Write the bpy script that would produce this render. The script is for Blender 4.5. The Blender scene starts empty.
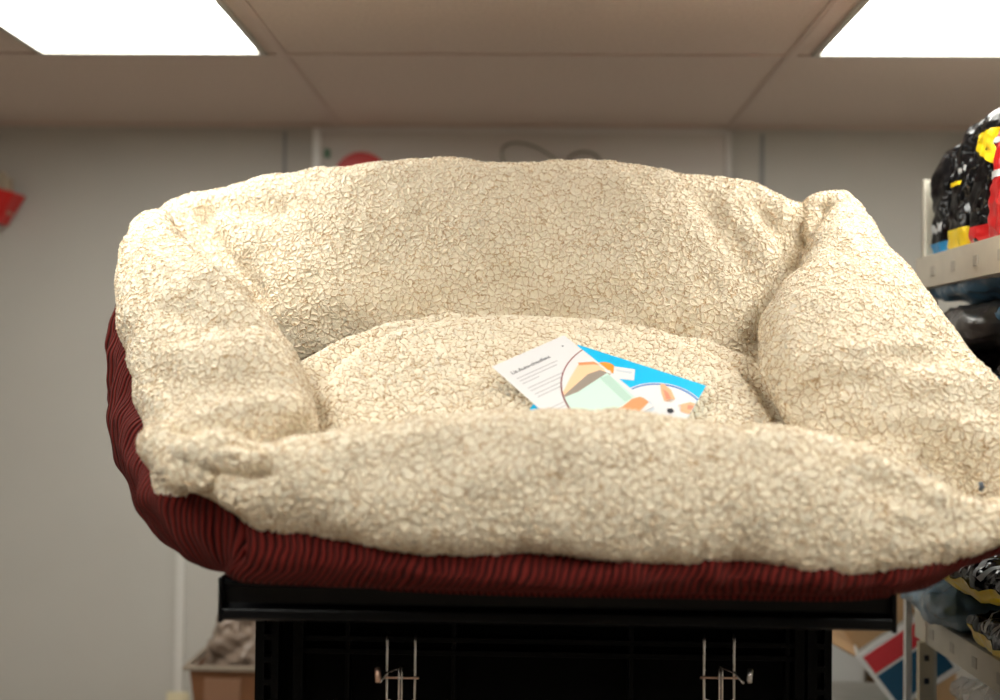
import bpy, math, random
import numpy as np
from mathutils import Matrix, Vector

scene = bpy.context.scene
col = scene.collection
random.seed(7); rng = np.random.default_rng(7)

# ------------------------------------------------------------------ camera
LENS = 40.0
FPX = LENS / 36.0 * 1000.0
EYE = Vector((0, 0, 1.6))
VPX, VPY, ROLL = 529.0, 370.0, math.radians(0.6)
yaw = math.atan((VPX - 500) / FPX)
pitch = math.atan((VPY - 350) / FPX)
ROT = Matrix.Rotation(yaw, 3, 'Z') @ Matrix.Rotation(math.pi / 2 + pitch, 3, 'X') @ Matrix.Rotation(ROLL, 3, 'Z')
cd = bpy.data.cameras.new('camera'); cam = bpy.data.objects.new('camera', cd); col.objects.link(cam)
cd.lens = LENS; cd.sensor_width = 36; cd.sensor_fit = 'HORIZONTAL'; cd.clip_start = 0.05
cam.matrix_world = Matrix.Translation(EYE) @ ROT.to_4x4()
cd.dof.use_dof = True; cd.dof.focus_distance = 1.84; cd.dof.aperture_fstop = 1.7
scene.camera = cam

# ------------------------------------------------------------------ world / exposure
world = bpy.data.worlds.new('world'); scene.world = world; world.use_nodes = True
world.node_tree.nodes['Background'].inputs[0].default_value = (0.8, 0.85, 1.0, 1)
world.node_tree.nodes['Background'].inputs[1].default_value = 0.05
scene.view_settings.view_transform = 'Standard'
scene.view_settings.look = 'None'
scene.view_settings.gamma = 1.0
scene.view_settings.use_curve_mapping = False
scene.view_settings.exposure = 0.0
scene.cycles.use_denoising = True
scene.cycles.max_bounces = 8
scene.cycles.diffuse_bounces = 5
LAMP = 13.0          # radiance of the troffer diffusers

CEIL = 2.362
WALL_Y = 3.46


def P(px, py, d):
    """world point where the sight line of a pixel of the photo crosses the plane Y = d"""
    v = ROT @ Vector(((px - 500) / FPX, (350 - py) / FPX, -1))
    return EYE + v * (d / v.y)


def proj(pts):
    """world points (n,3) -> photo pixels and depth"""
    R = np.array(ROT); q = (pts - np.array(EYE)) @ R
    return 500 - q[:, 0] / q[:, 2] * FPX, 350 + q[:, 1] / q[:, 2] * FPX, -q[:, 2]


# ------------------------------------------------------------------ materials
def mat(name, color, rough=0.6, metal=0.0, noise=0.0, nscale=20, bump=0.0, bscale=60, coat=0.0, emit=None, sheen=0.0,
        spec=None, trans=0.0, alpha=1.0):
    m = bpy.data.materials.new(name); m.use_nodes = True
    nt = m.node_tree; b = nt.nodes['Principled BSDF']
    b.inputs['Base Color'].default_value = (*color, 1)
    b.inputs['Roughness'].default_value = rough
    b.inputs['Metallic'].default_value = metal
    b.inputs['Coat Weight'].default_value = coat
    b.inputs['Sheen Weight'].default_value = sheen
    b.inputs['Transmission Weight'].default_value = trans
    b.inputs['Alpha'].default_value = alpha
    if spec is not None: b.inputs['Specular IOR Level'].default_value = spec
    tc = nt.nodes.new('ShaderNodeTexCoord')
    if noise > 0:
        n = nt.nodes.new('ShaderNodeTexNoise'); n.inputs['Scale'].default_value = nscale; n.inputs['Detail'].default_value = 5
        nt.links.new(tc.outputs['Object'], n.inputs['Vector'])
        r = nt.nodes.new('ShaderNodeValToRGB')
        r.color_ramp.elements[0].position = 0.3; r.color_ramp.elements[1].position = 0.7
        r.color_ramp.elements[0].color = (*[c * (1 - noise) for c in color], 1)
        r.color_ramp.elements[1].color = (*[min(1, c * (1 + noise)) for c in color], 1)
        nt.links.new(n.outputs['Fac'], r.inputs['Fac']); nt.links.new(r.outputs['Color'], b.inputs['Base Color'])
    if bump > 0:
        n = nt.nodes.new('ShaderNodeTexNoise'); n.inputs['Scale'].default_value = bscale; n.inputs['Detail'].default_value = 3
        nt.links.new(tc.outputs['Object'], n.inputs['Vector'])
        bp = nt.nodes.new('ShaderNodeBump'); bp.inputs['Distance'].default_value = bump; bp.inputs['Strength'].default_value = 1
        nt.links.new(n.outputs['Fac'], bp.inputs['Height']); nt.links.new(bp.outputs['Normal'], b.inputs['Normal'])
    if emit:
        b.inputs['Emission Color'].default_value = (*emit[0], 1); b.inputs['Emission Strength'].default_value = emit[1]
    return m


def sherpa_mat():
    m = bpy.data.materials.new('sherpa_fleece'); m.use_nodes = True
    nt = m.node_tree; N = nt.nodes.new; L = nt.links.new
    b = nt.nodes['Principled BSDF']; out = nt.nodes['Material Output']
    tc = N('ShaderNodeTexCoord')
    wn = N('ShaderNodeTexNoise'); wn.inputs['Scale'].default_value = 45; wn.inputs['Detail'].default_value = 2
    L(tc.outputs['Object'], wn.inputs['Vector'])
    sub = N('ShaderNodeVectorMath'); sub.operation = 'SUBTRACT'; sub.inputs[1].default_value = (.5, .5, .5); L(wn.outputs['Color'], sub.inputs[0])
    sc_ = N('ShaderNodeVectorMath'); sc_.operation = 'SCALE'; sc_.inputs['Scale'].default_value = 0.020; L(sub.outputs[0], sc_.inputs[0])
    add = N('ShaderNodeVectorMath'); L(sc_.outputs[0], add.inputs[1])
    w2 = N('ShaderNodeTexNoise'); w2.inputs['Scale'].default_value = 150; w2.inputs['Detail'].default_value = 1; L(tc.outputs['Object'], w2.inputs['Vector'])
    s2 = N('ShaderNodeVectorMath'); s2.operation = 'SUBTRACT'; s2.inputs[1].default_value = (.5, .5, .5); L(w2.outputs['Color'], s2.inputs[0])
    k2 = N('ShaderNodeVectorMath'); k2.operation = 'SCALE'; k2.inputs['Scale'].default_value = 0.005; L(s2.outputs[0], k2.inputs[0])
    a2 = N('ShaderNodeVectorMath'); L(tc.outputs['Object'], a2.inputs[0]); L(k2.outputs[0], a2.inputs[1]); L(a2.outputs[0], add.inputs[0])
    v1 = N('ShaderNodeTexVoronoi'); v1.feature = 'DISTANCE_TO_EDGE'; v1.inputs['Scale'].default_value = 90
    L(add.outputs[0], v1.inputs['Vector'])
    mr = N('ShaderNodeMapRange'); mr.inputs['From Min'].default_value = 0.0; mr.inputs['From Max'].default_value = 0.42
    L(v1.outputs['Distance'], mr.inputs['Value'])
    sq = N('ShaderNodeMath'); sq.operation = 'POWER'; sq.inputs[1].default_value = .5; L(mr.outputs[0], sq.inputs[0])
    v2 = N('ShaderNodeTexVoronoi'); v2.feature = 'SMOOTH_F1'; v2.inputs['Scale'].default_value = 210; v2.inputs['Smoothness'].default_value = .6
    L(add.outputs[0], v2.inputs['Vector'])
    n2 = N('ShaderNodeTexNoise'); n2.inputs['Scale'].default_value = 330; n2.inputs['Detail'].default_value = 2
    L(tc.outputs['Object'], n2.inputs['Vector'])
    # height = 1.0*cell - 0.3*curl + 0.15*fuzz
    a = N('ShaderNodeMath'); a.operation = 'MULTIPLY_ADD'; a.inputs[1].default_value = -0.18; L(v2.outputs['Distance'], a.inputs[0]); L(sq.outputs[0], a.inputs[2])
    c = N('ShaderNodeMath'); c.operation = 'MULTIPLY_ADD'; c.inputs[1].default_value = 0.40; L(n2.outputs['Fac'], c.inputs[0]); L(a.outputs[0], c.inputs[2])
    d = N('ShaderNodeDisplacement'); d.inputs['Midlevel'].default_value = 0.8; d.inputs['Scale'].default_value = 0.0055
    L(c.outputs[0], d.inputs['Height']); L(d.outputs[0], out.inputs['Displacement'])
    # pile is cream; tan between the tufts is mostly painted-in shade and bounced light
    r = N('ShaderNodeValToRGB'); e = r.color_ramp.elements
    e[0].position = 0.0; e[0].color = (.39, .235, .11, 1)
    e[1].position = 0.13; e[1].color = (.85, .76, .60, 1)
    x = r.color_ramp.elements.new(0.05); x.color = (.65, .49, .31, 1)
    n3 = N('ShaderNodeTexNoise'); n3.inputs['Scale'].default_value = 70; n3.inputs['Detail'].default_value = 2
    L(tc.outputs['Object'], n3.inputs['Vector'])
    m3 = N('ShaderNodeMapRange'); m3.inputs['From Min'].default_value = .35; m3.inputs['From Max'].default_value = .65
    m3.inputs['To Min'].default_value = 0.0; m3.inputs['To Max'].default_value = .035
    L(n3.outputs['Fac'], m3.inputs['Value'])
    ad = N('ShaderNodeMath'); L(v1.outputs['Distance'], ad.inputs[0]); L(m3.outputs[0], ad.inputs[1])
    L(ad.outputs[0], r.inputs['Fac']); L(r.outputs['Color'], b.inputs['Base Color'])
    b.inputs['Roughness'].default_value = 0.95
    b.inputs['Sheen Weight'].default_value = 0.25; b.inputs['Sheen Roughness'].default_value = 0.6
    b.inputs['Specular IOR Level'].default_value = 0.1
    m.displacement_method = 'BOTH'
    return m


def corduroy_mat():
    m = bpy.data.materials.new('red_corduroy'); m.use_nodes = True
    nt = m.node_tree; N = nt.nodes.new; L = nt.links.new
    b = nt.nodes['Principled BSDF']
    uv = N('ShaderNodeUVMap'); uv.uv_map = 'UVMap'
    nz = N('ShaderNodeTexNoise'); nz.inputs['Scale'].default_value = 9; L(uv.outputs[0], nz.inputs['Vector'])
    sx = N('ShaderNodeSeparateXYZ'); L(uv.outputs[0], sx.inputs[0])
    k = N('ShaderNodeMath'); k.operation = 'MULTIPLY_ADD'; k.inputs[1].default_value = 0.03; L(nz.outputs['Fac'], k.inputs[0]); L(sx.outputs[0], k.inputs[2])
    f = N('ShaderNodeMath'); f.operation = 'MULTIPLY'; f.inputs[1].default_value = 2 * math.pi / 0.0100; L(k.outputs[0], f.inputs[0])
    s = N('ShaderNodeMath'); s.operation = 'SINE'; L(f.outputs[0], s.inputs[0])
    mr = N('ShaderNodeMapRange'); mr.inputs['From Min'].default_value = -1; L(s.outputs[0], mr.inputs['Value'])
    pw = N('ShaderNodeMath'); pw.operation = 'POWER'; pw.inputs[1].default_value = .5; L(mr.outputs[0], pw.inputs[0])
    bp = N('ShaderNodeBump'); bp.inputs['Distance'].default_value = 0.005; L(pw.outputs[0], bp.inputs['Height']); L(bp.outputs[0], b.inputs['Normal'])
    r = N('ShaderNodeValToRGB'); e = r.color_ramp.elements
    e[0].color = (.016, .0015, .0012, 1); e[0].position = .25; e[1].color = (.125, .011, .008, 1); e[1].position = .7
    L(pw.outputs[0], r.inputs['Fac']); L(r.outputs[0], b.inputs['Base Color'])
    b.inputs['Roughness'].default_value = .8; b.inputs['Sheen Weight'].default_value = .05
    b.inputs['Sheen Tint'].default_value = (.9, .3, .25, 1); b.inputs['Specular IOR Level'].default_value = .15
    return m


def crinkle_mat(name, color, rough=.30, scale=22, dist=.007, coat=.25, trans=0.0, alpha=1.0):
    m = mat(name, color, rough, coat=coat, trans=trans, alpha=alpha)
    nt = m.node_tree; b = nt.nodes['Principled BSDF']; N = nt.nodes.new; L = nt.links.new
    tc = N('ShaderNodeTexCoord'); v = N('ShaderNodeTexVoronoi'); v.inputs['Scale'].default_value = scale
    n = N('ShaderNodeTexNoise'); n.inputs['Scale'].default_value = scale * .6
    mx = N('ShaderNodeVectorMath'); mx.operation = 'MULTIPLY_ADD'; mx.inputs[1].default_value = (.06, .06, .06)
    L(tc.outputs['Object'], n.inputs['Vector']); L(n.outputs['Color'], mx.inputs[0]); L(tc.outputs['Object'], mx.inputs[2]); L(mx.outputs[0], v.inputs['Vector'])
    bp = N('ShaderNodeBump'); bp.inputs['Distance'].default_value = dist; L(v.outputs['Distance'], bp.inputs['Height']); L(bp.outputs[0], b.inputs['Normal'])
    return m


M = {}
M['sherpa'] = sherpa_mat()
M['cord'] = corduroy_mat()
M['wall'] = mat('wall_paint', (.48, .46, .42), .7, noise=.03, nscale=3)
M['wall_panel'] = mat('wall_panel_paint', (.48, .45, .41), .7, noise=.03, nscale=3)
M['ceiling'] = mat('ceiling_tile', (.60, .495, .43), .9, noise=.05, nscale=90, bump=.002, bscale=120)
M['grid'] = mat('ceiling_grid', (.58, .47, .41), .6)
M['floor'] = mat('floor_vinyl', (.36, .29, .235), .5, noise=.1, nscale=6)
M['black'] = mat('black_powder_coat', (.002, .002, .0025), .28, bump=.0003, bscale=300, spec=.22)
M['black_frame'] = mat('black_stand_paint', (.001, .001, .001), .45, spec=.09, bump=.0003, bscale=300)
M['black_matte'] = mat('black_panel', (.001, .001, .001), .6, bump=.0003, bscale=200, spec=.05)
M['chrome'] = mat('chrome_wire', (.75, .70, .68), .25, 1.0)
M['copper'] = mat('brass_plated_wire', (.75, .50, .38), .35, 1.0)
M['white_metal'] = mat('white_enamel', (.80, .80, .78), .35)
M['conduit'] = mat('painted_conduit', (.62, .60, .56), .5)
M['troffer'] = mat('troffer_frame', (.42, .40, .36), .4)
M['diffuser'] = mat('troffer_diffuser', (.9, .9, .9), .5, emit=((1.0, 1.0, .93), LAMP))
M['board'] = mat('board_surface', (.54, .50, .46), .5)
M['red'] = mat('red_plastic', (.55, .01, .008), .4)
M['green'] = mat('green_plastic', (.10, .22, .14), .5)
M['cable'] = mat('grey_cable', (.16, .15, .10), .5)
M['beige_metal'] = mat('beige_steel', (.60, .56, .47), .45, noise=.05, nscale=20)
M['slot'] = mat('punched_slot_steel', (.46, .43, .37), .6)
M['bag_pale'] = crinkle_mat('pale_blue_grey_foil', (.17, .26, .34), rough=.2, dist=.012)
M['card_brown'] = mat('corrugated_card', (.36, .22, .11), .85, noise=.12, nscale=15)
M['card_grey'] = mat('grey_board', (.48, .48, .45), .7, noise=.06)
M['card_dark'] = mat('reddish_card', (.17, .068, .024), .7, noise=.1)
M['print_white'] = mat('white_print', (.85, .85, .84), .45)
M['print_red'] = mat('red_print', (.68, .045, .06), .45)
M['print_navy'] = mat('navy_print', (.01, .085, .17), .45)
M['ivory'] = mat('ivory_plastic', (.70, .62, .42), .4)
M['tan'] = mat('tan_paper', (.45, .38, .28), .7)
M['bag_black'] = crinkle_mat('black_foil_bag', (.004, .004, .005), rough=.17, dist=.010, coat=0)
M['bag_black'].node_tree.nodes['Principled BSDF'].inputs['Specular IOR Level'].default_value = .35
M['bag_blue'] = crinkle_mat('blue_foil', (.01, .22, .50))
M['bag_steel'] = crinkle_mat('steel_blue_foil', (.06, .16, .27))
M['bag_yellow'] = crinkle_mat('yellow_foil', (.85, .62, .01), dist=.006)
M['bag_red'] = crinkle_mat('red_foil', (.65, .012, .015), dist=.01)
M['bag_grey'] = crinkle_mat('smoke_grey_foil', (.12, .12, .12))
M['bag_print'] = mat('silver_print', (.22, .24, .26), .3, .2)
M['bag_letter'] = mat('white_print_on_bag', (.55, .57, .58), .35)
M['clear'] = crinkle_mat('clear_film', (.75, .70, .66), .15, 18, .02, 1.0, trans=.0, alpha=.45)
M['lum_brown'] = crinkle_mat('brown_wrap', (.22, .16, .12), .35, 18, .02)
M['ink'] = mat('grey_ink', (.12, .12, .14), .6)
M['pale'] = mat('pale_ink', (.50, .50, .53), .6)
M['paper'] = mat('coated_paper', (.78, .78, .80), .4)
M['cyan'] = mat('cyan_ink', (.0, .50, .88), .4)
M['orange'] = mat('orange_ink', (.95, .33, .04), .4)
M['peach'] = mat('peach_ink', (.95, .62, .38), .5)
M['taupe'] = mat('taupe_ink', (.33, .28, .24), .5)
M['mint'] = mat('mint_ink', (.62, .83, .74), .5)
M['mint_dark'] = mat('deep_mint_ink', (.48, .68, .60), .5)
M['coral'] = mat('coral_ink', (.90, .32, .14), .5)
M['maroon'] = mat('maroon_ink', (.28, .08, .08), .5)
M['blue_ink'] = mat('blue_ink', (.07, .20, .55), .5)
M['fur_tan'] = mat('tan_fur_ink', (.80, .45, .26), .6)
M['fur_pink'] = mat('pink_fur_ink', (.75, .28, .18), .6)
M['dark_ink'] = mat('dark_ink', (.02, .02, .03), .5)
M['pale_blue'] = mat('pale_grey_ink', (.62, .68, .74), .5)


# ------------------------------------------------------------------ object helpers
def empty(name, loc, label=None, cat=None, group=None):
    o = bpy.data.objects.new(name, None); col.objects.link(o); o.location = loc; o.empty_display_size = .05
    tag(o, label, cat, group)
    bpy.context.view_layer.update()
    return o


def tag(o, label=None, cat=None, group=None, kind=None):
    if label: o['label'] = label
    if cat: o['category'] = cat
    if group: o['group'] = group
    if kind: o['kind'] = kind
    return o


def origin(p):
    v = Vector((0, 0, 0))
    while p is not None:
        v += p.location; p = p.parent
    return v


def link_mesh(name, verts, faces, m, parent=None, smooth=False, org=None, uvs=None):
    """verts are world coordinates; the object's origin is its parent's, or `org` / the base centre"""
    V = np.asarray(verts, dtype=np.float64).reshape(-1, 3)
    if parent is not None: o0 = origin(parent)
    elif org is not None: o0 = Vector(org)
    else: o0 = Vector(((V[:, 0].min() + V[:, 0].max()) / 2, (V[:, 1].min() + V[:, 1].max()) / 2, V[:, 2].min()))
    base = o0
    me = bpy.data.meshes.new(name)
    me.from_pydata((V - np.array(base)).tolist(), [], [tuple(f) for f in faces])
    if uvs is not None:
        ul = me.uv_layers.new(name='UVMap')
        idx = np.empty(len(me.loops), dtype=np.int64); me.loops.foreach_get('vertex_index', idx)
        ul.data.foreach_set('uv', np.asarray(uvs)[idx].astype(np.float32).ravel())
    if smooth: me.polygons.foreach_set('use_smooth', [True] * len(me.polygons))
    me.materials.append(m); me.update()
    o = bpy.data.objects.new(name, me); col.objects.link(o)
    if parent is not None: o.parent = parent
    else: o.location = base
    return o


class MB:
    def __init__(s): s.v = []; s.f = []; s.mark = None; s.m2 = None
    def second(s, m): s.mark = len(s.f); s.m2 = m; return s      # faces added from here on carry a second material
    def add(s, v, f):
        n = len(s.v); s.v += [tuple(p) for p in v]; s.f += [tuple(i + n for i in q) for q in f]; return s
    def box(s, x0, x1, y0, y1, z0, z1, mtx=None):
        v = [Vector((x, y, z)) for z in (z0, z1) for y in (y0, y1) for x in (x0, x1)]
        if mtx is not None: v = [mtx @ p for p in v]
        return s.add(v, [(0, 2, 3, 1), (4, 5, 7, 6), (0, 1, 5, 4), (2, 6, 7, 3), (0, 4, 6, 2), (1, 3, 7, 5)])
    def tube(s, pts, r, n=10):
        pts = [Vector(p) for p in pts]; rings = []
        up = None
        for i, p in enumerate(pts):
            t = (pts[min(i + 1, len(pts) - 1)] - pts[max(i - 1, 0)]).normalized()
            if up is None: up = Vector((0, 0, 1)) if abs(t.z) < .9 else Vector((1, 0, 0))
            a = t.cross(up).normalized(); b = a.cross(t).normalized(); up = b
            rings.append([p + a * math.cos(k * 2 * math.pi / n) * r + b * math.sin(k * 2 * math.pi / n) * r for k in range(n)])
        v = [q for R in rings for q in R]; f = []
        for i in range(len(pts) - 1):
            for k in range(n):
                f.append((i * n + k, i * n + (k + 1) % n, (i + 1) * n + (k + 1) % n, (i + 1) * n + k))
        f.append(tuple(range(n))[::-1]); f.append(tuple((len(pts) - 1) * n + k for k in range(n)))
        return s.add(v, f)
    def poly(s, pts, n, th):
        """flat polygon with thickness th along n"""
        pts = [Vector(p) for p in pts]; k = len(pts)
        v = pts + [p + n * th for p in pts]
        f = [tuple(range(k))[::-1], tuple(range(k, 2 * k))] + [(i, (i + 1) % k, k + (i + 1) % k, k + i) for i in range(k)]
        return s.add(v, f)
    def prism(s, prof, y0, y1, axis='y'):
        k = len(prof)
        if axis == 'y': v = [(a, y0, b) for a, b in prof] + [(a, y1, b) for a, b in prof]
        elif axis == 'x': v = [(y0, a, b) for a, b in prof] + [(y1, a, b) for a, b in prof]
        return s.add(v, [tuple(range(k)), tuple(range(k, 2 * k))[::-1]] + [(i, k + i, k + (i + 1) % k, (i + 1) % k) for i in range(k)])
    def build(s, name, m, parent=None, smooth=False, bevel=0.0, org=None):
        o = link_mesh(name, s.v, s.f, m, parent, smooth, org)
        if s.m2 is not None:
            o.data.materials.append(s.m2)
            for q in list(o.data.polygons)[s.mark:]: q.material_index = 1
        if bevel > 0:
            b = o.modifiers.new('bevel', 'BEVEL'); b.width = bevel; b.segments = 2; b.limit_method = 'ANGLE'
        return o


def struct(name, mb, m, parent=None, **k):
    o = mb.build(name, m, parent, **k); o['kind'] = 'structure'; return o


# ================================================================== ROOM
X0, X1, Y0 = -2.6, 1.75, -3.2
struct('floor', MB().box(X0, X1, Y0, WALL_Y, -.05, 0), M['floor'])
struct('wall_back', MB().box(X0 - .1, X1 + .1, WALL_Y, WALL_Y + .1, 0, CEIL + .1), M['wall'])
struct('wall_front', MB().box(X0 - .1, X1 + .1, Y0 - .1, Y0, 0, CEIL + .1), M['wall'])
struct('wall_left', MB().box(X0 - .1, X0, Y0, WALL_Y, 0, CEIL + .1), M['wall'])
struct('wall_right', MB().box(X1, X1 + .1, Y0, WALL_Y, 0, CEIL + .1), M['wall'])
struct('baseboard_back', MB().box(X0, X1, WALL_Y - .012, WALL_Y, 0, .1), M['wall_panel'])

# ceiling: lay-in tiles between a T grid; the troffers sit in openings
gx = [P(283, 56, 2.67).x, P(790, 60, 2.67).x]
step = gx[1] - gx[0]
LY1 = 2.66                                      # near/far ends of the troffers
half = step / 2
xl = [gx[0] - 2 * step, gx[0] - half - .035, gx[0], gx[1], gx[1] + half + .035, gx[1] + 2 * step]
troffers = [(gx[0] - half + .0, gx[0] - .03), (gx[1] + .045, gx[1] + .045 + half)]
tl0, tl1 = P(40, 51, LY1).x, P(267, 52, LY1).x
tr0 = P(812, 57, LY1).x; tr1 = tr0 + (tl1 - tl0)
rows = [(LY1 - 1.18, LY1), (-.35, .83)]
cb = MB()
lights = []
for (ya, yb) in rows:
    lights += [(tl0, tl1, ya, yb), (tr0, tr1, ya, yb)]
xs = sorted({X0, X1, tl0, tl1, tr0, tr1}); ys = sorted({Y0, WALL_Y} | {r[0] for r in rows} | {r[1] for r in rows})
for i in range(len(xs) - 1):
    for j in range(len(ys) - 1):
        xm, ym = (xs[i] + xs[i + 1]) / 2, (ys[j] + ys[j + 1]) / 2
        if any(a < xm < b and c < ym < d for a, b, c, d in lights): continue
        cb.box(xs[i], xs[i + 1], ys[j], ys[j + 1], CEIL, CEIL + .1)
struct('ceiling', cb, M['ceiling'])
g = MB()
for x in (gx[0] - step, gx[0], gx[1]):
    if X0 < x < X1:
        g.box(x - .012, x + .012, Y0, WALL_Y, CEIL - .006, CEIL + .001)
        g.box(x - .004, x + .004, Y0, WALL_Y, CEIL - .0075, CEIL - .006)
for y in (LY1 + .012, 1.98, LY1 - 1.20, .9, -.4, -1.15, -2.45):
    g.box(X0, X1, y - .010, y + .010, CEIL - .005, CEIL + .001)
struct('trim_1', g, M['grid'])
# narrow edge strip of tiles: a shallow drop near the wall
struct('trim_2', MB().box(X0, X1, WALL_Y - .03, WALL_Y, CEIL - .008, CEIL), M['grid'])
words = ['rectangular ceiling light panel in the upper left of the room, nearest the back wall', 'rectangular ceiling light panel in the upper right of the room, nearest the back wall']
for k, (a, b, c, d) in enumerate(lights):
    if k < 2: lab = words[k]
    else: lab = ['', '', 'ceiling light panel over the left of the shop floor, behind the viewpoint', 'ceiling light panel over the right of the shop floor, behind the viewpoint', 'ceiling light panel at the far left rear of the shop, well behind the viewpoint', 'ceiling light panel at the far right rear of the shop, well behind the viewpoint'][k]
    t = empty('ceiling_light', ((a + b) / 2, (c + d) / 2, CEIL - .01), lab, 'ceiling light', 'fluorescent ceiling panels' if k < 2 else 'ceiling panels behind the viewer')
    fr = MB(); w = .014
    fr.box(a, b, c, c + w, CEIL - .008, CEIL + .02).box(a, b, d - w, d, CEIL - .008, CEIL + .02)
    fr.box(a, a + w, c + w, d - w, CEIL - .008, CEIL + .02).box(b - w, b, c + w, d - w, CEIL - .008, CEIL + .02)
    fr.build('frame', M['troffer'], t)
    MB().box(a + w, b - w, c + w, d - w, CEIL + .004, CEIL + .012).build('diffuser', M['diffuser'], t)

# wall seams (battens) left and right of the board
for n, (px, w) in enumerate(((285, .010), (762, .012)), 3):
    x = P(px, 150, WALL_Y).x
    struct('trim_%d' % n, MB().box(x - w / 2, x + w / 2, WALL_Y - .006, WALL_Y, .1, CEIL - .022), mat('seam_%d' % n, (.26, .26, .26), .6))

# whiteboard
bl, br_ = P(314, 140, WALL_Y - .02).x, P(731, 140, WALL_Y - .02).x
bt = P(520, 129, WALL_Y - .02).z
board = empty('whiteboard', ((bl + br_) / 2, WALL_Y, bt - .9), 'long pale board in a thin frame on the back wall, seen above the pet bed', 'board')
MB().box(bl, br_, WALL_Y - .018, WALL_Y - .001, bt - .9, bt).build('panel', M['board'], board)
MB().box(bl - .002, bl + .022, WALL_Y - .03, WALL_Y - .001, bt - .9, bt).build('frame', M['white_metal'], board, bevel=.003)['label'] = 'bright white left edge strip'
f = MB().box(br_ - .018, br_, WALL_Y - .028, WALL_Y - .001, bt - .9, bt)
f.box(bl + .022, br_ - .018, WALL_Y - .026, WALL_Y - .001, bt - .012, bt + .004).box(bl + .022, br_ - .018, WALL_Y - .026, WALL_Y - .001, bt - .9, bt - .885)
f.build('frame', mat('board_frame', (.62, .59, .56), .5), board, bevel=.002)
# red round sign, green clip, cable
c = P(361, 180, WALL_Y - .03); R = .088
s = MB(); n = 40
s.add([(c.x + R * math.cos(a), WALL_Y - .034, c.z + R * math.sin(a)) for a in np.linspace(0, 2 * math.pi, n, endpoint=False)] +
      [(c.x + R * math.cos(a), WALL_Y - .018, c.z + R * math.sin(a)) for a in np.linspace(0, 2 * math.pi, n, endpoint=False)],
      [tuple(range(n)), tuple(range(n, 2 * n))[::-1]] + [(i, n + i, n + (i + 1) % n, (i + 1) % n) for i in range(n)])
tag(s.build('round_magnet', M['red'], bevel=.004), 'dark red round disc stuck on the pale board, peeping over the bed', 'disc')
c = P(327, 153, WALL_Y - .03)
tag(MB().box(c.x - .009, c.x + .009, WALL_Y - .032, WALL_Y - .018, c.z - .014, c.z + .014).build('magnet_clip', M['green'], bevel=.004),
    'small green clip at the left end of the pale board', 'clip')
def cable(pts, label):
    w = [np.array(P(x, y, WALL_Y - .035 - .012 * (i % 2))) for i, (x, y) in enumerate(pts)]
    w = catmull(np.array(w), 60)
    o = MB().tube([Vector(p) for p in w], .0032, 8).build('cable', M['cable'], smooth=True)
    tag(o, label, 'cable', 'loose cable loops on the board')


def catmull(A, n, closed=False):
    A = np.asarray(A, float); m = len(A)
    if closed:
        t = np.arange(n) / n * m; i = np.floor(t).astype(int); f = (t - i)
        g_ = lambda k: A[(i + k) % m]
        p0, p1, p2, p3 = g_(-1), g_(0), g_(1), g_(2)
    else:
        B = np.concatenate([[2 * A[0] - A[1]], A, [2 * A[-1] - A[-2]]])
        t = np.linspace(0, m - 1, n); i = np.minimum(np.floor(t).astype(int), m - 2); f = t - i
        p0, p1, p2, p3 = B[i], B[i + 1], B[i + 2], B[i + 3]
    f = f.reshape((-1,) + (1,) * (A.ndim - 1))
    return .5 * (2 * p1 + (p2 - p0) * f + (2 * p0 - 5 * p1 + 4 * p2 - p3) * f ** 2 + (3 * p1 - p0 - 3 * p2 + p3) * f ** 3)


cable([(520, 200), (505, 165), (502, 150), (512, 143), (530, 145), (548, 154), (560, 164), (575, 185)], 'thin grey cable looping over the pale board, larger loop on the left')
cable([(560, 200), (566, 165), (574, 154), (588, 152), (600, 160), (612, 190)], 'thin grey cable looping over the pale board, smaller loop on the right')

# red holder at the far left of the back wall
c = P(-3, 205, WALL_Y - .06)
hang = empty('wall_holder', (c.x, WALL_Y - .06, c.z - .08), 'red plastic holder hanging on the back wall at the left edge', 'holder')
ML = Matrix.Translation(c) @ Matrix.Rotation(math.radians(14), 4, 'Y')
hb = MB()
v = []
for (z, wx, wy) in ((-.055, .034, .03), (.05, .062, .045), (.05, .056, .039), (-.04, .028, .025)):
    v += [ML @ Vector((sx * wx, sy * wy, z)) for sx, sy in ((-1, -1), (1, -1), (1, 1), (-1, 1))]
fs = [(3, 2, 1, 0)]
for k in range(3):
    fs += [(k * 4 + i, k * 4 + (i + 1) % 4, k * 4 + 4 + (i + 1) % 4, k * 4 + 4 + i) for i in range(4)]
fs.append((12, 13, 14, 15))
hb.add(v, fs); hb.build('bin', M['red'], hang, bevel=.004)
MB().box(-.02, .02, .035, .06, -.03, .04, ML).build('hook_plate', M['red'], hang, bevel=.003)
sco = MB(); sco.box(-.01, .012, -.02, .02, -.03, .105, ML @ Matrix.Rotation(math.radians(-8), 4, 'Y'))
sco.box(.022, .042, -.02, .02, -.03, .085, ML @ Matrix.Rotation(math.radians(-14), 4, 'Y'))
sc = sco.build('paper_tag', M['tan'], None, bevel=.006); tag(sc, 'tan paper tags standing in the red wall holder', 'tag')

# conduit + outlet
c = P(180, 690, WALL_Y)
struct('trim_5', MB().box(c.x - .014, c.x + .014, WALL_Y - .016, WALL_Y, .4, 1.35), M['conduit'], bevel=.003)
ot = empty('wall_outlet', (c.x, WALL_Y - .02, c.z - .08), 'ivory electrical outlet low on the back wall under white conduit', 'outlet')
MB().box(c.x - .035, c.x + .035, WALL_Y - .024, WALL_Y - .017, c.z - .115, c.z).build('cover_plate', M['ivory'], ot, bevel=.003)
for dz in (-.035, -.08):
    MB().box(c.x - .016, c.x + .016, WALL_Y - .027, WALL_Y - .024, c.z + dz - .013, c.z + dz + .013).build('socket', M['ivory'], ot, bevel=.002)


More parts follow.
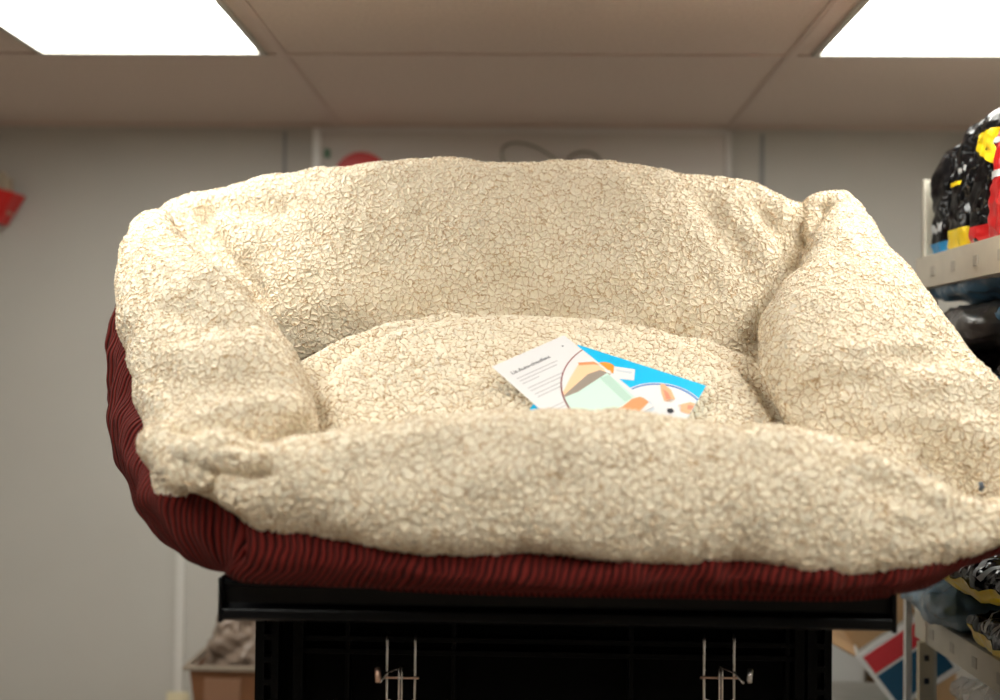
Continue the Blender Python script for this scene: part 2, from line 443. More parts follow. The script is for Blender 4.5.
# ================================================================== SOFT SHAPES
def grid_faces(nu, nv, closed_v=True):
    i = np.arange(nu - 1)[:, None]; j = np.arange(nv if closed_v else nv - 1)[None, :]
    a = i * nv + j; b = i * nv + (j + 1) % nv; c_ = (i + 1) * nv + (j + 1) % nv; d = (i + 1) * nv + j
    return np.stack([a, d, c_, b], -1).reshape(-1, 4)


def grid_normals(G, closed_v=True):
    du = np.gradient(G, axis=0)
    dv = (np.roll(G, -1, 1) - np.roll(G, 1, 1)) if closed_v else np.gradient(G, axis=1)
    n = np.cross(du, dv); n /= (np.linalg.norm(n, axis=2, keepdims=True) + 1e-12)
    cen = G.mean(axis=1, keepdims=True) if closed_v else G.mean(axis=(0, 1), keepdims=True)
    s_ = np.sign(np.sum(n * (G - cen), axis=2).mean())
    return n * (s_ if s_ != 0 else 1)


def snap(V, px, py, r=7):
    """nearest surface vertex seen at a photo pixel"""
    x, y, d = proj(V); q = (x - px) ** 2 + (y - py) ** 2
    k = np.where(q < r * r)[0]
    if len(k) == 0: k = np.argsort(q)[:12]
    return V[k[np.argmin(d[k])]]


def dent(G, N, pts, radius, amount, snapped=True):
    V = G.reshape(-1, 3)
    L = np.array([snap(V, *p) if len(p) == 2 else np.array(P(*p)) for p in pts])
    if len(L) > 2: L = catmull(L, 24)
    best = np.full(len(V), 1e9)
    if len(L) == 1: best = np.linalg.norm(V - L[0], axis=1)
    for a, b in zip(L[:-1], L[1:]):
        ab = b - a; t = np.clip((V - a) @ ab / (ab @ ab + 1e-12), 0, 1)
        best = np.minimum(best, np.linalg.norm(V - (a + t[:, None] * ab), axis=1))
    w = np.exp(-(best / radius) ** 2).reshape(G.shape[:2])
    return G - N * (w * amount)[..., None]


class Wob:
    """cheap smooth 3-D noise: a sum of plane waves"""
    def __init__(s, scale, seed, n=14):
        r = np.random.default_rng(seed); k = r.normal(size=(n, 3)); k /= np.linalg.norm(k, axis=1, keepdims=True)
        s.k = k * (2 * math.pi / scale) * r.uniform(.6, 1.5, (n, 1)); s.p = r.uniform(0, 6.28, n); s.n = n
    def __call__(s, X): return np.sin(X @ s.k.T + s.p).sum(-1) / math.sqrt(s.n)


def loft(stations, nu, nv, cap=(.5, .5), power=2.3):
    """stations: (A, B, thickness[, offset]) ; section spanned by B-A and the normal of the sweep"""
    S = np.array([[*a, *b, t] for a, b, t in stations], float)
    S = catmull(S, nu)
    A, B, T = S[:, :3], S[:, 3:6], S[:, 6]
    C = (A + B) / 2; H = (B - A) / 2
    tan = np.gradient(C, axis=0); tan /= np.linalg.norm(tan, axis=1, keepdims=True)
    Nn = np.cross(tan, H); Nn /= np.linalg.norm(Nn, axis=1, keepdims=True)
    # arc position for end caps
    seg = np.r_[0, np.cumsum(np.linalg.norm(np.diff(C, axis=0), axis=1))]
    w = np.ones(nu)
    for e, side in ((cap[0], 0), (cap[1], 1)):
        dd = seg if side == 0 else seg[-1] - seg
        R_ = e * np.linalg.norm(H[0 if side == 0 else -1])
        u = np.clip(1 - dd / max(R_, 1e-6), 0, 1); w *= np.sqrt(np.maximum(1 - u ** 2.2, 0.0004))
    a = np.linspace(0, 2 * math.pi, nv, endpoint=False)
    ca, sa = np.cos(a), np.sin(a)
    ca = np.sign(ca) * np.abs(ca) ** (2 / power); sa = np.sign(sa) * np.abs(sa) ** (2 / power)
    G = C[:, None] + w[:, None, None] * (H[:, None] * ca[None, :, None] + (Nn * (T / 2)[:, None])[:, None] * sa[None, :, None])
    return G


def soft_object(name, G, m, parent, sub=2, closed_v=True):
    nu, nv = G.shape[:2]
    V = G.reshape(-1, 3); F = grid_faces(nu, nv, closed_v).tolist()
    F.append(list(range(nv))[::-1] if True else None)
    F.append([(nu - 1) * nv + k for k in range(nv)])
    V = list(map(tuple, V))
    # replace the end n-gons by fans
    F = F[:-2]
    c0, c1 = G[0].mean(0), G[-1].mean(0); V += [tuple(c0), tuple(c1)]; n0 = nu * nv
    for k in range(nv):
        F.append((n0, k, (k + 1) % nv)); F.append((n0 + 1, (nu - 1) * nv + (k + 1) % nv, (nu - 1) * nv + k))
    o = link_mesh(name, V, F, m, parent, True)
    if sub:
        md = o.modifiers.new('subsurf', 'SUBSURF'); md.levels = sub; md.render_levels = sub
    return o


# ================================================================== PET BED
DSH = 1.50                                                # front of the shelf
zs = P(560, 582, DSH).z                                   # top of the shelf
bed = empty('pet_bed', (.03, 1.75, zs), 'large cream sherpa pet bed with padded walls and red corduroy outside, on the black shelf', 'pet bed')
wob_big, wob_mid, wob_small = Wob(.30, 1), Wob(.11, 2), Wob(.05, 3)


def finish(G, dents, big=.006, mid=.0035, small=.0012):
    N = grid_normals(G)
    for d_ in dents:
        G = dent(G, N, *d_)
    N = grid_normals(G)
    X = G.reshape(-1, 3)
    return G + N * (wob_big(X) * big + wob_mid(X) * mid + wob_small(X) * small).reshape(G.shape[:2])[..., None]


# back wall of the bed
st = [(P(140, 250, 2.14), P(165, 400, 2.08), .08), (P(172, 209, 2.14), P(195, 395, 2.06), .11), (P(215, 193, 2.14), P(235, 388, 2.02), .15),
      (P(300, 181, 2.12), P(305, 378, 1.97), .18), (P(400, 170, 2.11), P(400, 366, 1.96), .19), (P(500, 166, 2.12), P(500, 366, 1.96), .19),
      (P(600, 170, 2.12), P(600, 372, 1.96), .19), (P(690, 180, 2.12), P(690, 382, 1.96), .19), (P(750, 190, 2.12), P(745, 390, 1.97), .18),
      (P(795, 206, 2.12), P(785, 398, 1.99), .15), (P(830, 235, 2.12), P(825, 400, 2.02), .10)]
G = loft(st, 210, 72, (.5, .5), 2.5)
G = finish(G, [([(192, 212), (204, 236), (226, 266), (250, 296)], .022, .032), ([(205, 208), (240, 205), (275, 205)], .018, .020),
               ([(700, 195), (730, 235), (755, 270)], .028, .012), ([(770, 205), (795, 240), (800, 270)], .022, .018),
               ([(812, 235), (790, 285), (768, 345)], .030, .032), ([(500, 250), (510, 290)], .05, .006), ([(350, 175), (500, 168), (650, 175)], .02, -.003)], big=.005)
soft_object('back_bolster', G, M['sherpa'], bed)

# fleece lining in the upper left corner, behind the fold
st = [(P(160, 232, 2.15), P(170, 335, 2.08), .05), (P(200, 222, 2.15), P(205, 345, 2.07), .07), (P(250, 222, 2.14), P(250, 350, 2.05), .08), (P(310, 230, 2.12), P(310, 350, 2.03), .07)]
soft_object('corner_lining', finish(loft(st, 50, 36, (.4, .4), 2.3), [], big=.002), M['sherpa'], bed)

# left wall
st = [(P(172, 485, 1.46), P(262, 480, 1.44), .08), (P(160, 482, 1.47), P(290, 465, 1.46), .12), (P(149, 440, 1.56), P(320, 440, 1.54), .15),
      (P(135, 385, 1.66), P(310, 395, 1.62), .17), (P(122, 330, 1.77), P(288, 350, 1.71), .17), (P(120, 280, 1.89), P(246, 306, 1.79), .15),
      (P(134, 249, 1.99), P(192, 256, 1.88), .11), (P(148, 231, 2.05), P(175, 232, 1.98), .08), (P(158, 224, 2.10), P(174, 225, 2.06), .06)]
G = loft(st, 150, 72, (.55, .4), 2.4)
G = finish(G, [([(225, 436), (262, 428), (305, 432)], .024, .055), ([(185, 420), (235, 404), (300, 410)], .018, -.012),
               ([(170, 300), (215, 318), (250, 322)], .020, .008), ([(150, 375), (200, 380), (250, 372)], .03, .008),
               ([(160, 345), (220, 352), (280, 345)], .02, -.006), ([(186, 240), (214, 276), (250, 318)], .018, -.010)], big=.006)
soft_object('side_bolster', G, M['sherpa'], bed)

# right wall
st = [(P(1085, 560, 1.56), P(905, 545, 1.55), .10), (P(1070, 505, 1.60), P(850, 495, 1.58), .14), (P(1034, 442, 1.67), P(797, 432, 1.62), .17),
      (P(980, 388, 1.75), P(766, 374, 1.68), .20), (P(928, 328, 1.87), P(770, 325, 1.79), .20), (P(890, 278, 1.98), P(790, 280, 1.91), .18),
      (P(866, 240, 2.06), P(810, 246, 2.01), .13), (P(852, 220, 2.12), P(822, 226, 2.09), .10), (P(842, 208, 2.16), P(830, 212, 2.14), .07)]
G = loft(st, 160, 84, (.5, .5), 2.1)
G = finish(G, [([(800, 395), (850, 378), (900, 372)], .022, .012), ([(860, 330), (905, 322), (945, 330)], .018, .010),
               ([(850, 352), (910, 348), (965, 352)], .016, .009), ([(835, 412), (880, 398), (940, 392)], .02, .010),
               ([(845, 432), (900, 425), (960, 425)], .02, .009), ([(945, 450), (968, 465), (982, 485)], .035, .050),
               ([(838, 240), (860, 250)], .018, .008)], big=.006)
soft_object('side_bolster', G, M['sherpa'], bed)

# pinched corner at the upper right
st = [(P(796, 204, 2.11), P(800, 250, 2.03), .06), (P(812, 199, 2.10), P(818, 250, 2.02), .07), (P(832, 198, 2.10), P(838, 240, 2.03), .08),
      (P(848, 206, 2.10), P(848, 242, 2.03), .08), (P(862, 222, 2.09), P(856, 250, 2.03), .07)]
G = loft(st, 60, 40, (.7, .7), 2.2)
G = finish(G, [([(818, 205), (822, 228)], .016, .022), ([(846, 215), (838, 232)], .012, .010)], big=.002)
soft_object('corner_fold', G, M['sherpa'], bed)

# seat cushion: a domed pillow lying on the sloped base
pc = P(545, 415, 1.70); pb = P(545, 344, 1.89)
U = Vector((1, 0, -.05)).normalized(); Vd = (pb - pc); Vd.x = 0; Vd.normalize(); Nc = U.cross(Vd).normalized()
if Nc.z < 0: Nc = -Nc
CU, CV, CT = .42, .31, .060
nr, na = 60, 200
r = np.linspace(0, 1, nr)[:, None]; a = np.linspace(0, 2 * math.pi, na, endpoint=False)[None, :]
pw = 2.0
rad = (np.abs(np.cos(a)) ** pw + np.abs(np.sin(a)) ** pw) ** (-1 / pw)
cx = np.cos(a) * rad * r; cy = np.sin(a) * rad * r


def cush(side):
    h = np.sqrt(np.maximum(1 - r ** 3.0, 0)) * CT * side + 0 * a
    return (np.array(pc)[None, None] + cx[..., None] * CU * np.array(U) + cy[..., None] * CV * np.array(Vd) + h[..., None] * np.array(Nc))


top_, bot_ = cush(1), cush(-.6)
G = np.concatenate([top_, bot_[::-1][1:]], 0)
# concentric fold near the rim
rr = np.r_[r[:, 0], r[::-1][1:, 0]][:, None]
Nn = grid_normals(G)
Nn[0] = np.array(Nc); Nn[-1] = -np.array(Nc)
upper = (np.arange(G.shape[0]) < nr)[:, None]
G = G - Nn * (np.exp(-((rr - .84) / .05) ** 2) * .016 * upper * (1 + .3 * np.sin(3 * a)) - np.exp(-((rr - .72) / .06) ** 2) * .004 * upper)[..., None]
V0 = G.reshape(-1, 3)
G = G + Nn * ((wob_big(V0) * .005 + wob_mid(V0) * .0025).reshape(G.shape[:2]))[..., None]
CUSHION_TOP = G[:nr].reshape(-1, 3).copy()
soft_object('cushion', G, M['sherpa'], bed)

# front wall
st = [(P(176, 468, 1.46), P(182, 484, 1.44), .05), (P(190, 447, 1.46), P(198, 490, 1.43), .08), (P(222, 439, 1.45), P(234, 510, 1.42), .10),
      (P(262, 458, 1.46), P(270, 524, 1.415), .12), (P(300, 452, 1.48), P(306, 532, 1.41), .15), (P(400, 431, 1.49), P(402, 548, 1.40), .17), (P(550, 424, 1.5), P(550, 558, 1.395), .17),
      (P(700, 429, 1.5), P(700, 560, 1.395), .17), (P(800, 444, 1.5), P(800, 566, 1.40), .16), (P(880, 466, 1.48), P(878, 570, 1.40), .14),
      (P(940, 490, 1.46), P(945, 562, 1.42), .11), (P(985, 504, 1.45), P(990, 545, 1.44), .09), (P(1040, 488, 1.50), P(1045, 525, 1.49), .09),
      (P(1085, 455, 1.58), P(1090, 490, 1.57), .08)]
G = loft(st, 230, 72, (.7, .6), 2.4)
G = finish(G, [([(185, 462), (205, 468), (235, 470), (260, 466)], .012, .028), ([(190, 448), (225, 446), (262, 448)], .016, -.006),
               ([(206, 478), (204, 505)], .012, .028), ([(212, 440), (235, 438), (255, 440)], .01, .008),
               ([(880, 475), (930, 500), (975, 512)], .018, .010), ([(900, 520), (950, 530), (985, 520)], .015, .007),
               ([(960, 492), (985, 500)], .015, .008)], big=.005)
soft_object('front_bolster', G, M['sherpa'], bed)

# hidden-corner infill at the front left (left wall wraps round the front end)
st = [(P(146, 455, 1.52), P(190, 430, 1.50), .08), (P(154, 472, 1.48), P(205, 446, 1.46), .09), (P(172, 484, 1.45), P(212, 455, 1.44), .08),
      (P(195, 487, 1.435), P(215, 460, 1.43), .06), (P(215, 486, 1.43), P(225, 466, 1.43), .04)]
G = loft(st, 60, 40, (.6, .6), 2.2)
G = finish(G, [], big=.002)
soft_object('corner_fold', G, M['sherpa'], bed)

# grey snap deep in the front right corner
c = P(981, 487, 1.53)
MB().tube([c + Vector((0, 0, .006)), c + Vector((0, -.003, 0)), c + Vector((0, 0, -.004))], .0035, 10).build('zip_pull', mat('blue_grey_plastic', (.08, .10, .13), .4), bed, smooth=True)

# red corduroy shell
def zfix(p, z):
    return Vector((p.x, p.y, z))
shell = [  # seam, upper bulge, lower bulge, bottom
    (P(236, 512, 1.44), P(238, 532, 1.432), P(238, 555, 1.432), P(240, 573, 1.47)),
    (P(262, 522, 1.425), P(262, 545, 1.415), P(262, 566, 1.42), P(264, 580, 1.455)),
    (P(350, 541, 1.41), P(352, 560, 1.395), P(354, 574, 1.40), P(358, 588, 1.44)),
    (P(480, 553, 1.40), P(480, 572, 1.385), P(480, 584, 1.39), P(482, 594, 1.43)),
    (P(600, 558, 1.40), P(600, 576, 1.38), P(602, 590, 1.385), P(602, 600, 1.425)),
    (P(720, 559, 1.40), P(722, 574, 1.385), P(723, 584, 1.39), P(725, 592, 1.43)),
    (P(850, 568, 1.40), P(852, 579, 1.39), P(852, 589, 1.40), P(850, 597, 1.44)),
    (P(925, 562, 1.41), P(928, 575, 1.41), P(918, 586, 1.43), P(905, 592, 1.48)),
    (P(985, 532, 1.45), P(990, 545, 1.46), P(970, 562, 1.50), P(930, 578, 1.56)),
    (P(1075, 500, 1.58), P(1065, 520, 1.62), P(1030, 540, 1.66), P(930, 560, 1.70)),
    (P(1035, 420, 1.78), P(1030, 450, 1.82), P(980, 500, 1.85), P(900, 550, 1.85)),
    (P(940, 350, 1.98), P(945, 390, 2.02), P(910, 470, 2.02), P(850, 530, 1.98)),
    (P(850, 270, 2.15), P(850, 350, 2.19), P(830, 460, 2.14), P(780, 525, 2.06)),
    (P(690, 235, 2.21), P(690, 340, 2.25), P(690, 460, 2.18), P(680, 525, 2.08)),
    (P(520, 225, 2.21), P(520, 330, 2.26), P(520, 460, 2.18), P(520, 525, 2.08)),
    (P(330, 235, 2.20), P(320, 330, 2.24), P(330, 460, 2.16), P(345, 525, 2.07)),
    (P(195, 250, 2.15), P(185, 340, 2.17), P(210, 450, 2.12), P(270, 522, 2.03)),
    (P(130, 270, 2.00), P(118, 340, 2.02), P(140, 440, 1.99), P(250, 525, 1.92)),
    (P(122, 320, 1.86), P(112, 375, 1.86), P(122, 455, 1.84), P(232, 545, 1.78)),
    (P(132, 385, 1.74), P(116, 430, 1.72), P(142, 510, 1.70), P(228, 562, 1.66)),
    (P(146, 445, 1.60), P(132, 480, 1.58), P(168, 545, 1.57), P(226, 572, 1.56)),
    (P(170, 486, 1.48), P(168, 515, 1.48), P(195, 560, 1.50), P(228, 578, 1.52)),
    (P(212, 496, 1.45), P(216, 520, 1.455), P(224, 560, 1.475), P(234, 578, 1.50)),
]
zb = zs + .004
cen = Vector((.04, 1.76, 0))
rows_ = []
for S_, m1, m2, B_ in shell:
    B_ = zfix(B_, zb if B_.y > DSH - .01 else zb - .004)
    inn = S_ + (Vector((cen.x, cen.y, S_.z)) - S_) * .06 + Vector((0, 0, .0))
    inn2 = S_ + (Vector((cen.x, cen.y, S_.z)) - S_) * .13 + Vector((0, 0, -.07))
    bi = Vector((B_.x, B_.y, zb)) + (Vector((cen.x, cen.y, zb)) - Vector((B_.x, B_.y, zb))) * .3
    ctr = Vector((cen.x, cen.y, zb)) + (B_ - cen) * .02; ctr.z = zb
    rows_.append([list(q) for q in (inn2, inn, S_, m1, m2, B_, bi, ctr)])
A = np.array(rows_)                                       # (23, 8, 3)
NT, NV = 800, 110
A = catmull(A, NT, closed=True)                           # along theta
A = catmull(A.transpose(1, 0, 2), NV)                     # along v -> (NV, NT, 3)
A[:, :, 2] = np.where(A[:, :, 1] > DSH, np.maximum(A[:, :, 2], zb), A[:, :, 2])
SG = A
Nn = grid_normals(SG)
u = np.r_[0, np.cumsum(np.linalg.norm(np.diff(SG[40], axis=0), axis=1))]
vv = np.r_[0, np.cumsum(np.linalg.norm(np.diff(SG[:, 0], axis=0), axis=1))]
vmask = np.clip(np.sin(np.clip((np.arange(NV) - 24) / 46, 0, 1) * math.pi), 0, 1)[:, None]
X = SG.reshape(-1, 3)
w_u = np.sin(u[None] * 2 * math.pi / .11 + 3 * np.sin(u[None] * 9)) * .0035 + np.sin(u[None] * 2 * math.pi / .047 + 1) * .0018
SG = SG + Nn * (vmask * (w_u + (wob_mid(X) * .004 + wob_small(X) * .002).reshape(NV, NT)))[..., None]
# crease where the front panel meets the left panel
uu = np.minimum(np.abs(u[None] - 0), np.abs(u[None] - (u[-1] + .005)))
SG = SG - Nn * (vmask * np.exp(-(uu / .012) ** 2) * .034)[..., None]
SG[:, :, 2] = np.where(SG[:, :, 1] > DSH - .012, np.maximum(SG[:, :, 2], zb), SG[:, :, 2])
SG[:, :, 2] = np.maximum(SG[:, :, 2], zs - .007 - .010 * np.clip((DSH - .05 - SG[:, :, 1]) / .05, 0, 1))
UU = np.repeat(u[None], NV, 0); VV = np.repeat(vv[:, None], NT, 1)
uvs = np.stack([UU + .25 * VV, VV], -1).reshape(-1, 2)
F = grid_faces(NV, NT).tolist()
Vs = SG.reshape(-1, 3)
F.append(tuple(range((NV - 1) * NT, NV * NT)))
o = link_mesh('corduroy_shell', Vs, F, M['cord'], bed, True, uvs=uvs)
o['label'] = 'dark red corduroy outer cover'

# ================================================================== LEAFLETS
def ray_plane(px, py, p0, n):
    d = P(px, py, 1.0) - EYE
    return EYE + d * ((p0 - EYE).dot(n) / d.dot(n))


def clip(poly, convex):
    """Sutherland-Hodgman in 2-D"""
    out = list(poly)
    area = sum(convex[i][0] * convex[(i + 1) % len(convex)][1] - convex[(i + 1) % len(convex)][0] * convex[i][1] for i in range(len(convex)))
    sgn = 1 if area > 0 else -1
    for i in range(len(convex)):
        a, b = convex[i], convex[(i + 1) % len(convex)]
        side = lambda p: sgn * ((b[0] - a[0]) * (p[1] - a[1]) - (b[1] - a[1]) * (p[0] - a[0]))
        inp, out = out, []
        for j in range(len(inp)):
            p, q = inp[j], inp[(j + 1) % len(inp)]; sp, sq = side(p), side(q)
            if sp >= 0: out.append(p)
            if sp * sq < 0:
                t = sp / (sp - sq); out.append((p[0] + (q[0] - p[0]) * t, p[1] + (q[1] - p[1]) * t))
        if not out: return []
    return out


class Card:
    def __init__(s, name, px0, pxu, pxv, p0, n, m, label, cat, lv=1.0):
        """px0 corner, pxu end of the u edge, pxv a point on the v edge (edge length multiplied by lv)"""
        s.n = n
        s.O = ray_plane(*px0, p0, n); s.U = ray_plane(*pxu, p0, n) - s.O
        Vv = ray_plane(*pxv, p0, n) - s.O
        Vv = Vv - s.U * (Vv.dot(s.U) / s.U.dot(s.U)); s.V = Vv.normalized() * lv
        s.p0 = p0; s.k = 1
        s.root = empty(name, s.O, label, cat)
        s.rect = [(0, 0), (1, 0), (1, 1), (0, 1)]
        MB().poly([s.at(*q) for q in s.rect], n, .0008).build('sheet', m, s.root)
        s.h = .0008
    def at(s, u, v): return s.O + s.U * u + s.V * v
    def uv(s, px, py):
        q = ray_plane(px, py, s.p0, s.n) - s.O
        return (q.dot(s.U) / s.U.dot(s.U), q.dot(s.V) / s.V.dot(s.V))
    def shape(s, name, pts, m, layer=1, pixel=True, clips=None):
        q = [s.uv(*p) for p in pts] if pixel else list(pts)
        q = clip(q, s.rect)
        if clips: q = clip(q, clips)
        if len(q) < 3: return None
        z = s.h + .00025 * (layer - 1)
        return MB().poly([s.at(*p) + s.n * z for p in q], s.n, .00025).build(name, m, s.root)
    def ellipse(s, c, r, n=64, asp=None, a0=0, a1=2 * math.pi):
        """circle of radius r metres around uv c"""
        lu, lv = s.U.length, s.V.length
        return [(c[0] + r * math.cos(a) / lu, c[1] + r * math.sin(a) / lv) for a in np.linspace(a0, a1, n, endpoint=False)]


def text_on(card, body, pos, size, m, name='print_line', layer=2, flip=1):
    cu = bpy.data.curves.new(name, 'FONT'); cu.body = body; cu.size = size; cu.extrude = .0001
    tmp = bpy.data.objects.new(name, cu); col.objects.link(tmp); bpy.context.view_layer.update()
    me = bpy.data.meshes.new_from_object(tmp.evaluated_get(bpy.context.evaluated_depsgraph_get()))
    bpy.data.objects.remove(tmp); me.materials.clear(); me.materials.append(m)
    ob = bpy.data.objects.new(name, me); col.objects.link(ob); ob.parent = card.root
    u = card.U.normalized(); n = card.n; v = n.cross(u)
    R3 = Matrix((u, v, n)).transposed().to_4x4()
    loc = card.at(*pos) + n * (card.h + .0003 * layer) - card.O
    ob.matrix_local = Matrix.Translation(loc) @ R3
    return ob


# plane of the leaflets: tangent to the cushion top around where they lie
kx, ky, kd = proj(CUSHION_TOP)
sel = (kx > 490) & (kx < 710) & (ky > 340) & (ky < 430)
Q = CUSHION_TOP[sel]; qc = Q.mean(0); _, _, vh = np.linalg.svd(Q - qc, full_matrices=False)
pn = Vector(vh[2]);
if pn.z < 0: pn = -pn
lift = float(((Q - qc) @ np.array(pn)).max())
pn = Vector((0.03, -math.sin(math.radians(39)), math.cos(math.radians(39)))).normalized()
lift = float(((Q - qc) @ np.array(pn)).max()) - .006
p_blue = Vector(qc) + pn * (lift + .004); p_white = p_blue + pn * .0035

blue = Card('leaflet', (578, 345), (706, 386), (526, 402), p_blue, pn, M['cyan'], 'blue pet leaflet with dog photo and orange logo, lying under the white leaflet', 'leaflet', .195)
def circ3(card, pts):
    lu, lv = card.U.length, card.V.length
    (x1, y1), (x2, y2), (x3, y3) = [(card.uv(*p)[0] * lu, card.uv(*p)[1] * lv) for p in pts]
    d = 2 * (x1 * (y2 - y3) + x2 * (y3 - y1) + x3 * (y1 - y2))
    ux = ((x1 ** 2 + y1 ** 2) * (y2 - y3) + (x2 ** 2 + y2 ** 2) * (y3 - y1) + (x3 ** 2 + y3 ** 2) * (y1 - y2)) / d
    uy = ((x1 ** 2 + y1 ** 2) * (x3 - x2) + (x2 ** 2 + y2 ** 2) * (x1 - x3) + (x3 ** 2 + y3 ** 2) * (x2 - x1)) / d
    return (ux / lu, uy / lv), math.hypot(x1 - ux, y1 - uy)


c0, rr_ = circ3(blue, [(628, 391), (656, 384), (701, 403)])
blue.shape('photo_border', blue.ellipse(c0, rr_ * 1.03), M['paper'], 1, False)
blue.shape('photo_ring', blue.ellipse(c0, rr_), M['blue_ink'], 2, False)
blue.shape('photo', blue.ellipse((c0[0], c0[1] + .01), rr_ * .965), M['paper'], 3, False)
co = blue.uv(605, 369)
blue.shape('logo', blue.ellipse(co, .0155), M['orange'], 1, False)
text_on(blue, 'pet', (co[0] - .05, co[1] + .045), .016, M['paper'], 'logo_text', 1)
blue.shape('price_sticker', [(614, 367), (635, 370), (634, 381), (613, 379)], M['paper'], 2)
blue.shape('sticker_print', [(616, 370), (632, 372.5), (632, 374), (616, 371.5)], M['pale_blue'], 3)
# corgi
blue.shape('dog_ear', [(660, 385), (664, 385), (671, 391), (675, 400), (671, 404), (664, 402), (661, 393)], M['fur_tan'], 5)
blue.shape('dog_ear', [(678, 406), (690, 403), (702, 407), (700, 413), (688, 415), (679, 412)], M['fur_tan'], 5)
blue.shape('inner_ear', [(663, 390), (668, 394), (671, 400), (666, 400)], M['fur_pink'], 6)
blue.shape('inner_ear', [(688, 406), (697, 408), (693, 411), (687, 410)], M['fur_pink'], 6)
blue.shape('dog_cheek', [(660, 402), (672, 400), (681, 405), (680, 416), (660, 413)], M['paper'], 5)
blue.shape('dog_nose', [(667, 410), (672, 409.5), (674, 413), (670, 415), (667, 413)], M['dark_ink'], 7)
blue.shape('dog_shadow', [(643, 402), (650, 401), (655, 410), (648, 415), (643, 411)], M['pale_blue'], 4)

white = Card('leaflet', (492, 367), (564, 335.5), (541, 411), p_white, pn, M['paper'], 'white leaflet printed Lit Auto-chauffant with a round mint picture, lying on the blue one', 'leaflet', .205)
cc, R1 = circ3(white, [(579, 352), (560.5, 381), (568, 408)])
ring = white.ellipse(cc, R1); white.shape('picture_ring', ring, M['maroon'], 1, False)
inn = white.ellipse(cc, R1 * .982); white.shape('picture', inn, M['paper'], 2, False)
clipc = white.ellipse(cc, R1 * .98, 48)
def pic(name, pts, m, layer): white.shape(name, pts, m, layer, True, clipc)
pic('picture_wall', [(562, 395), (570, 379), (579, 364), (594, 364), (604, 369), (607, 376), (590, 385), (575, 394), (563, 398)], M['peach'], 3)
pic('picture_line', [(578, 363.5), (594, 362.5), (600, 366), (594, 365), (579, 366)], M['coral'], 4)
pic('picture_shade', [(562, 398), (572, 389), (588, 375), (600, 371), (611, 375), (590, 386), (576, 396), (564, 399)], M['taupe'], 5)
pic('picture_mat', [(563, 399), (578, 393), (607, 374), (640, 402), (620, 412), (600, 425), (560, 425)], M['mint'], 6)
pic('picture_mat_side', [(600, 379), (609, 376), (632, 399), (625, 403)], M['mint_dark'], 7)
pic('picture_rug', [(640, 398), (632, 400), (622, 408), (610, 412), (640, 412), (650, 402)], M['coral'], 7)
text_on(white, 'Lit Auto-chauffant', (.10, .16), .0098, M['ink'], 'heading')
lines = [(.10, .21, .55), (.10, .245, .50), (.10, .28, .22), (.10, .34, .80), (.10, .375, .78), (.10, .42, .52), (.10, .455, .35),
         (.10, .60, .62), (.10, .635, .55), (.25, .72, .40), (.25, .755, .34)]
for (a_, b_, w_) in lines:
    o_ = white.shape('print_line', [(a_, b_), (a_ + w_, b_), (a_ + w_, b_ + .007), (a_, b_ + .007)], M['pale'], 1, False)
white.shape('print_mark', white.ellipse((.86, .1), .0016, 12), M['ink'], 1, False)

# ================================================================== BLACK SHELF + GONDOLA
xa, xb = P(221, 600, DSH).x, P(894, 600, DSH).x
zt = zs; lip_b = zt - .058
shelf = empty('display_shelf', ((xa + xb) / 2, DSH, lip_b), 'black metal display shelf with rolled front lip, carrying the pet bed', 'shelf')
DB = 2.12
MB().box(xa + .002, xb - .002, DSH + .004, DB, zt - .018, zt).build('deck', M['black'], shelf, bevel=.002)
# front lip profile: top roll, concave face, lower flange
prof = [(DSH + .012, zt), (DSH + .002, zt), (DSH - .003, zt - .004), (DSH - .003, zt - .010), (DSH + .004, zt - .014), (DSH + .006, zt - .036), (DSH - .006, zt - .042),
        (DSH - .008, zt - .054), (DSH - .002, lip_b), (DSH + .016, lip_b), (DSH + .016, zt - .020), (DSH + .012, zt - .018)]
MB().prism([(y, z) for y, z in prof], xa, xb, 'x').build('front_lip', M['black'], shelf, bevel=.0012)
for x in (xa - .002, xb - .004):
    MB().box(x, x + .006, DSH - .009, DSH + .02, lip_b - .002, zt + .001).build('end_cap', M['black'], shelf, bevel=.002)
    MB().box(x + .001, x + .005, DSH + .02, DB, zt - .05, zt - .001).build('side_flange', M['black'], shelf, bevel=.001)

D2 = 1.70
ua, ub, uc, ud = P(255, 660, D2).x, P(300, 660, D2).x, P(798, 660, D2).x, P(832, 660, D2).x
gon = empty('gondola_stand', ((ua + ud) / 2, D2, 0), 'black metal gondola stand with slotted uprights and wire hooks, under the display shelf', 'display stand')
top = zt - .056
for (a, b, sl) in ((ua, ua + .036, ua + .014), (ud - .036, ud, ud - .022)):
    u_ = MB(); s0, s1 = sl, sl + .011
    u_.box(a, s0, D2, D2 + .05, 0, top).box(s1, b, D2, D2 + .05, 0, top)
    z = top
    while z > .02:
        u_.box(s0, s1, D2, D2 + .05, max(0, z - .0085), z)
        z -= .0345
    u_.box(s0, s1, D2 + .02, D2 + .05, 0, top)
    u_.build('upright', M['black_frame'], gon)
MB().box(ub - .012, ub + .004, D2 + .004, D2 + .05, 0, top).build('panel_edge', M['black_frame'], gon, bevel=.002)
MB().box(uc - .004, uc + .012, D2 + .004, D2 + .05, 0, top).build('panel_edge', M['black_frame'], gon, bevel=.002)
MB().box(ua + .01, ud - .01, D2 + .035, D2 + .05, .12, top).build('back_panel', M['black_matte'], gon)
for z in (P(500, 643, D2).z, P(500, 656, D2).z, P(500, 643, D2).z - .34, P(500, 656, D2).z - .34):
    MB().box(ub, uc, D2 + .012, D2 + .034, z - .004, z + .004).build('rail', M['black_frame'], gon, bevel=.001)
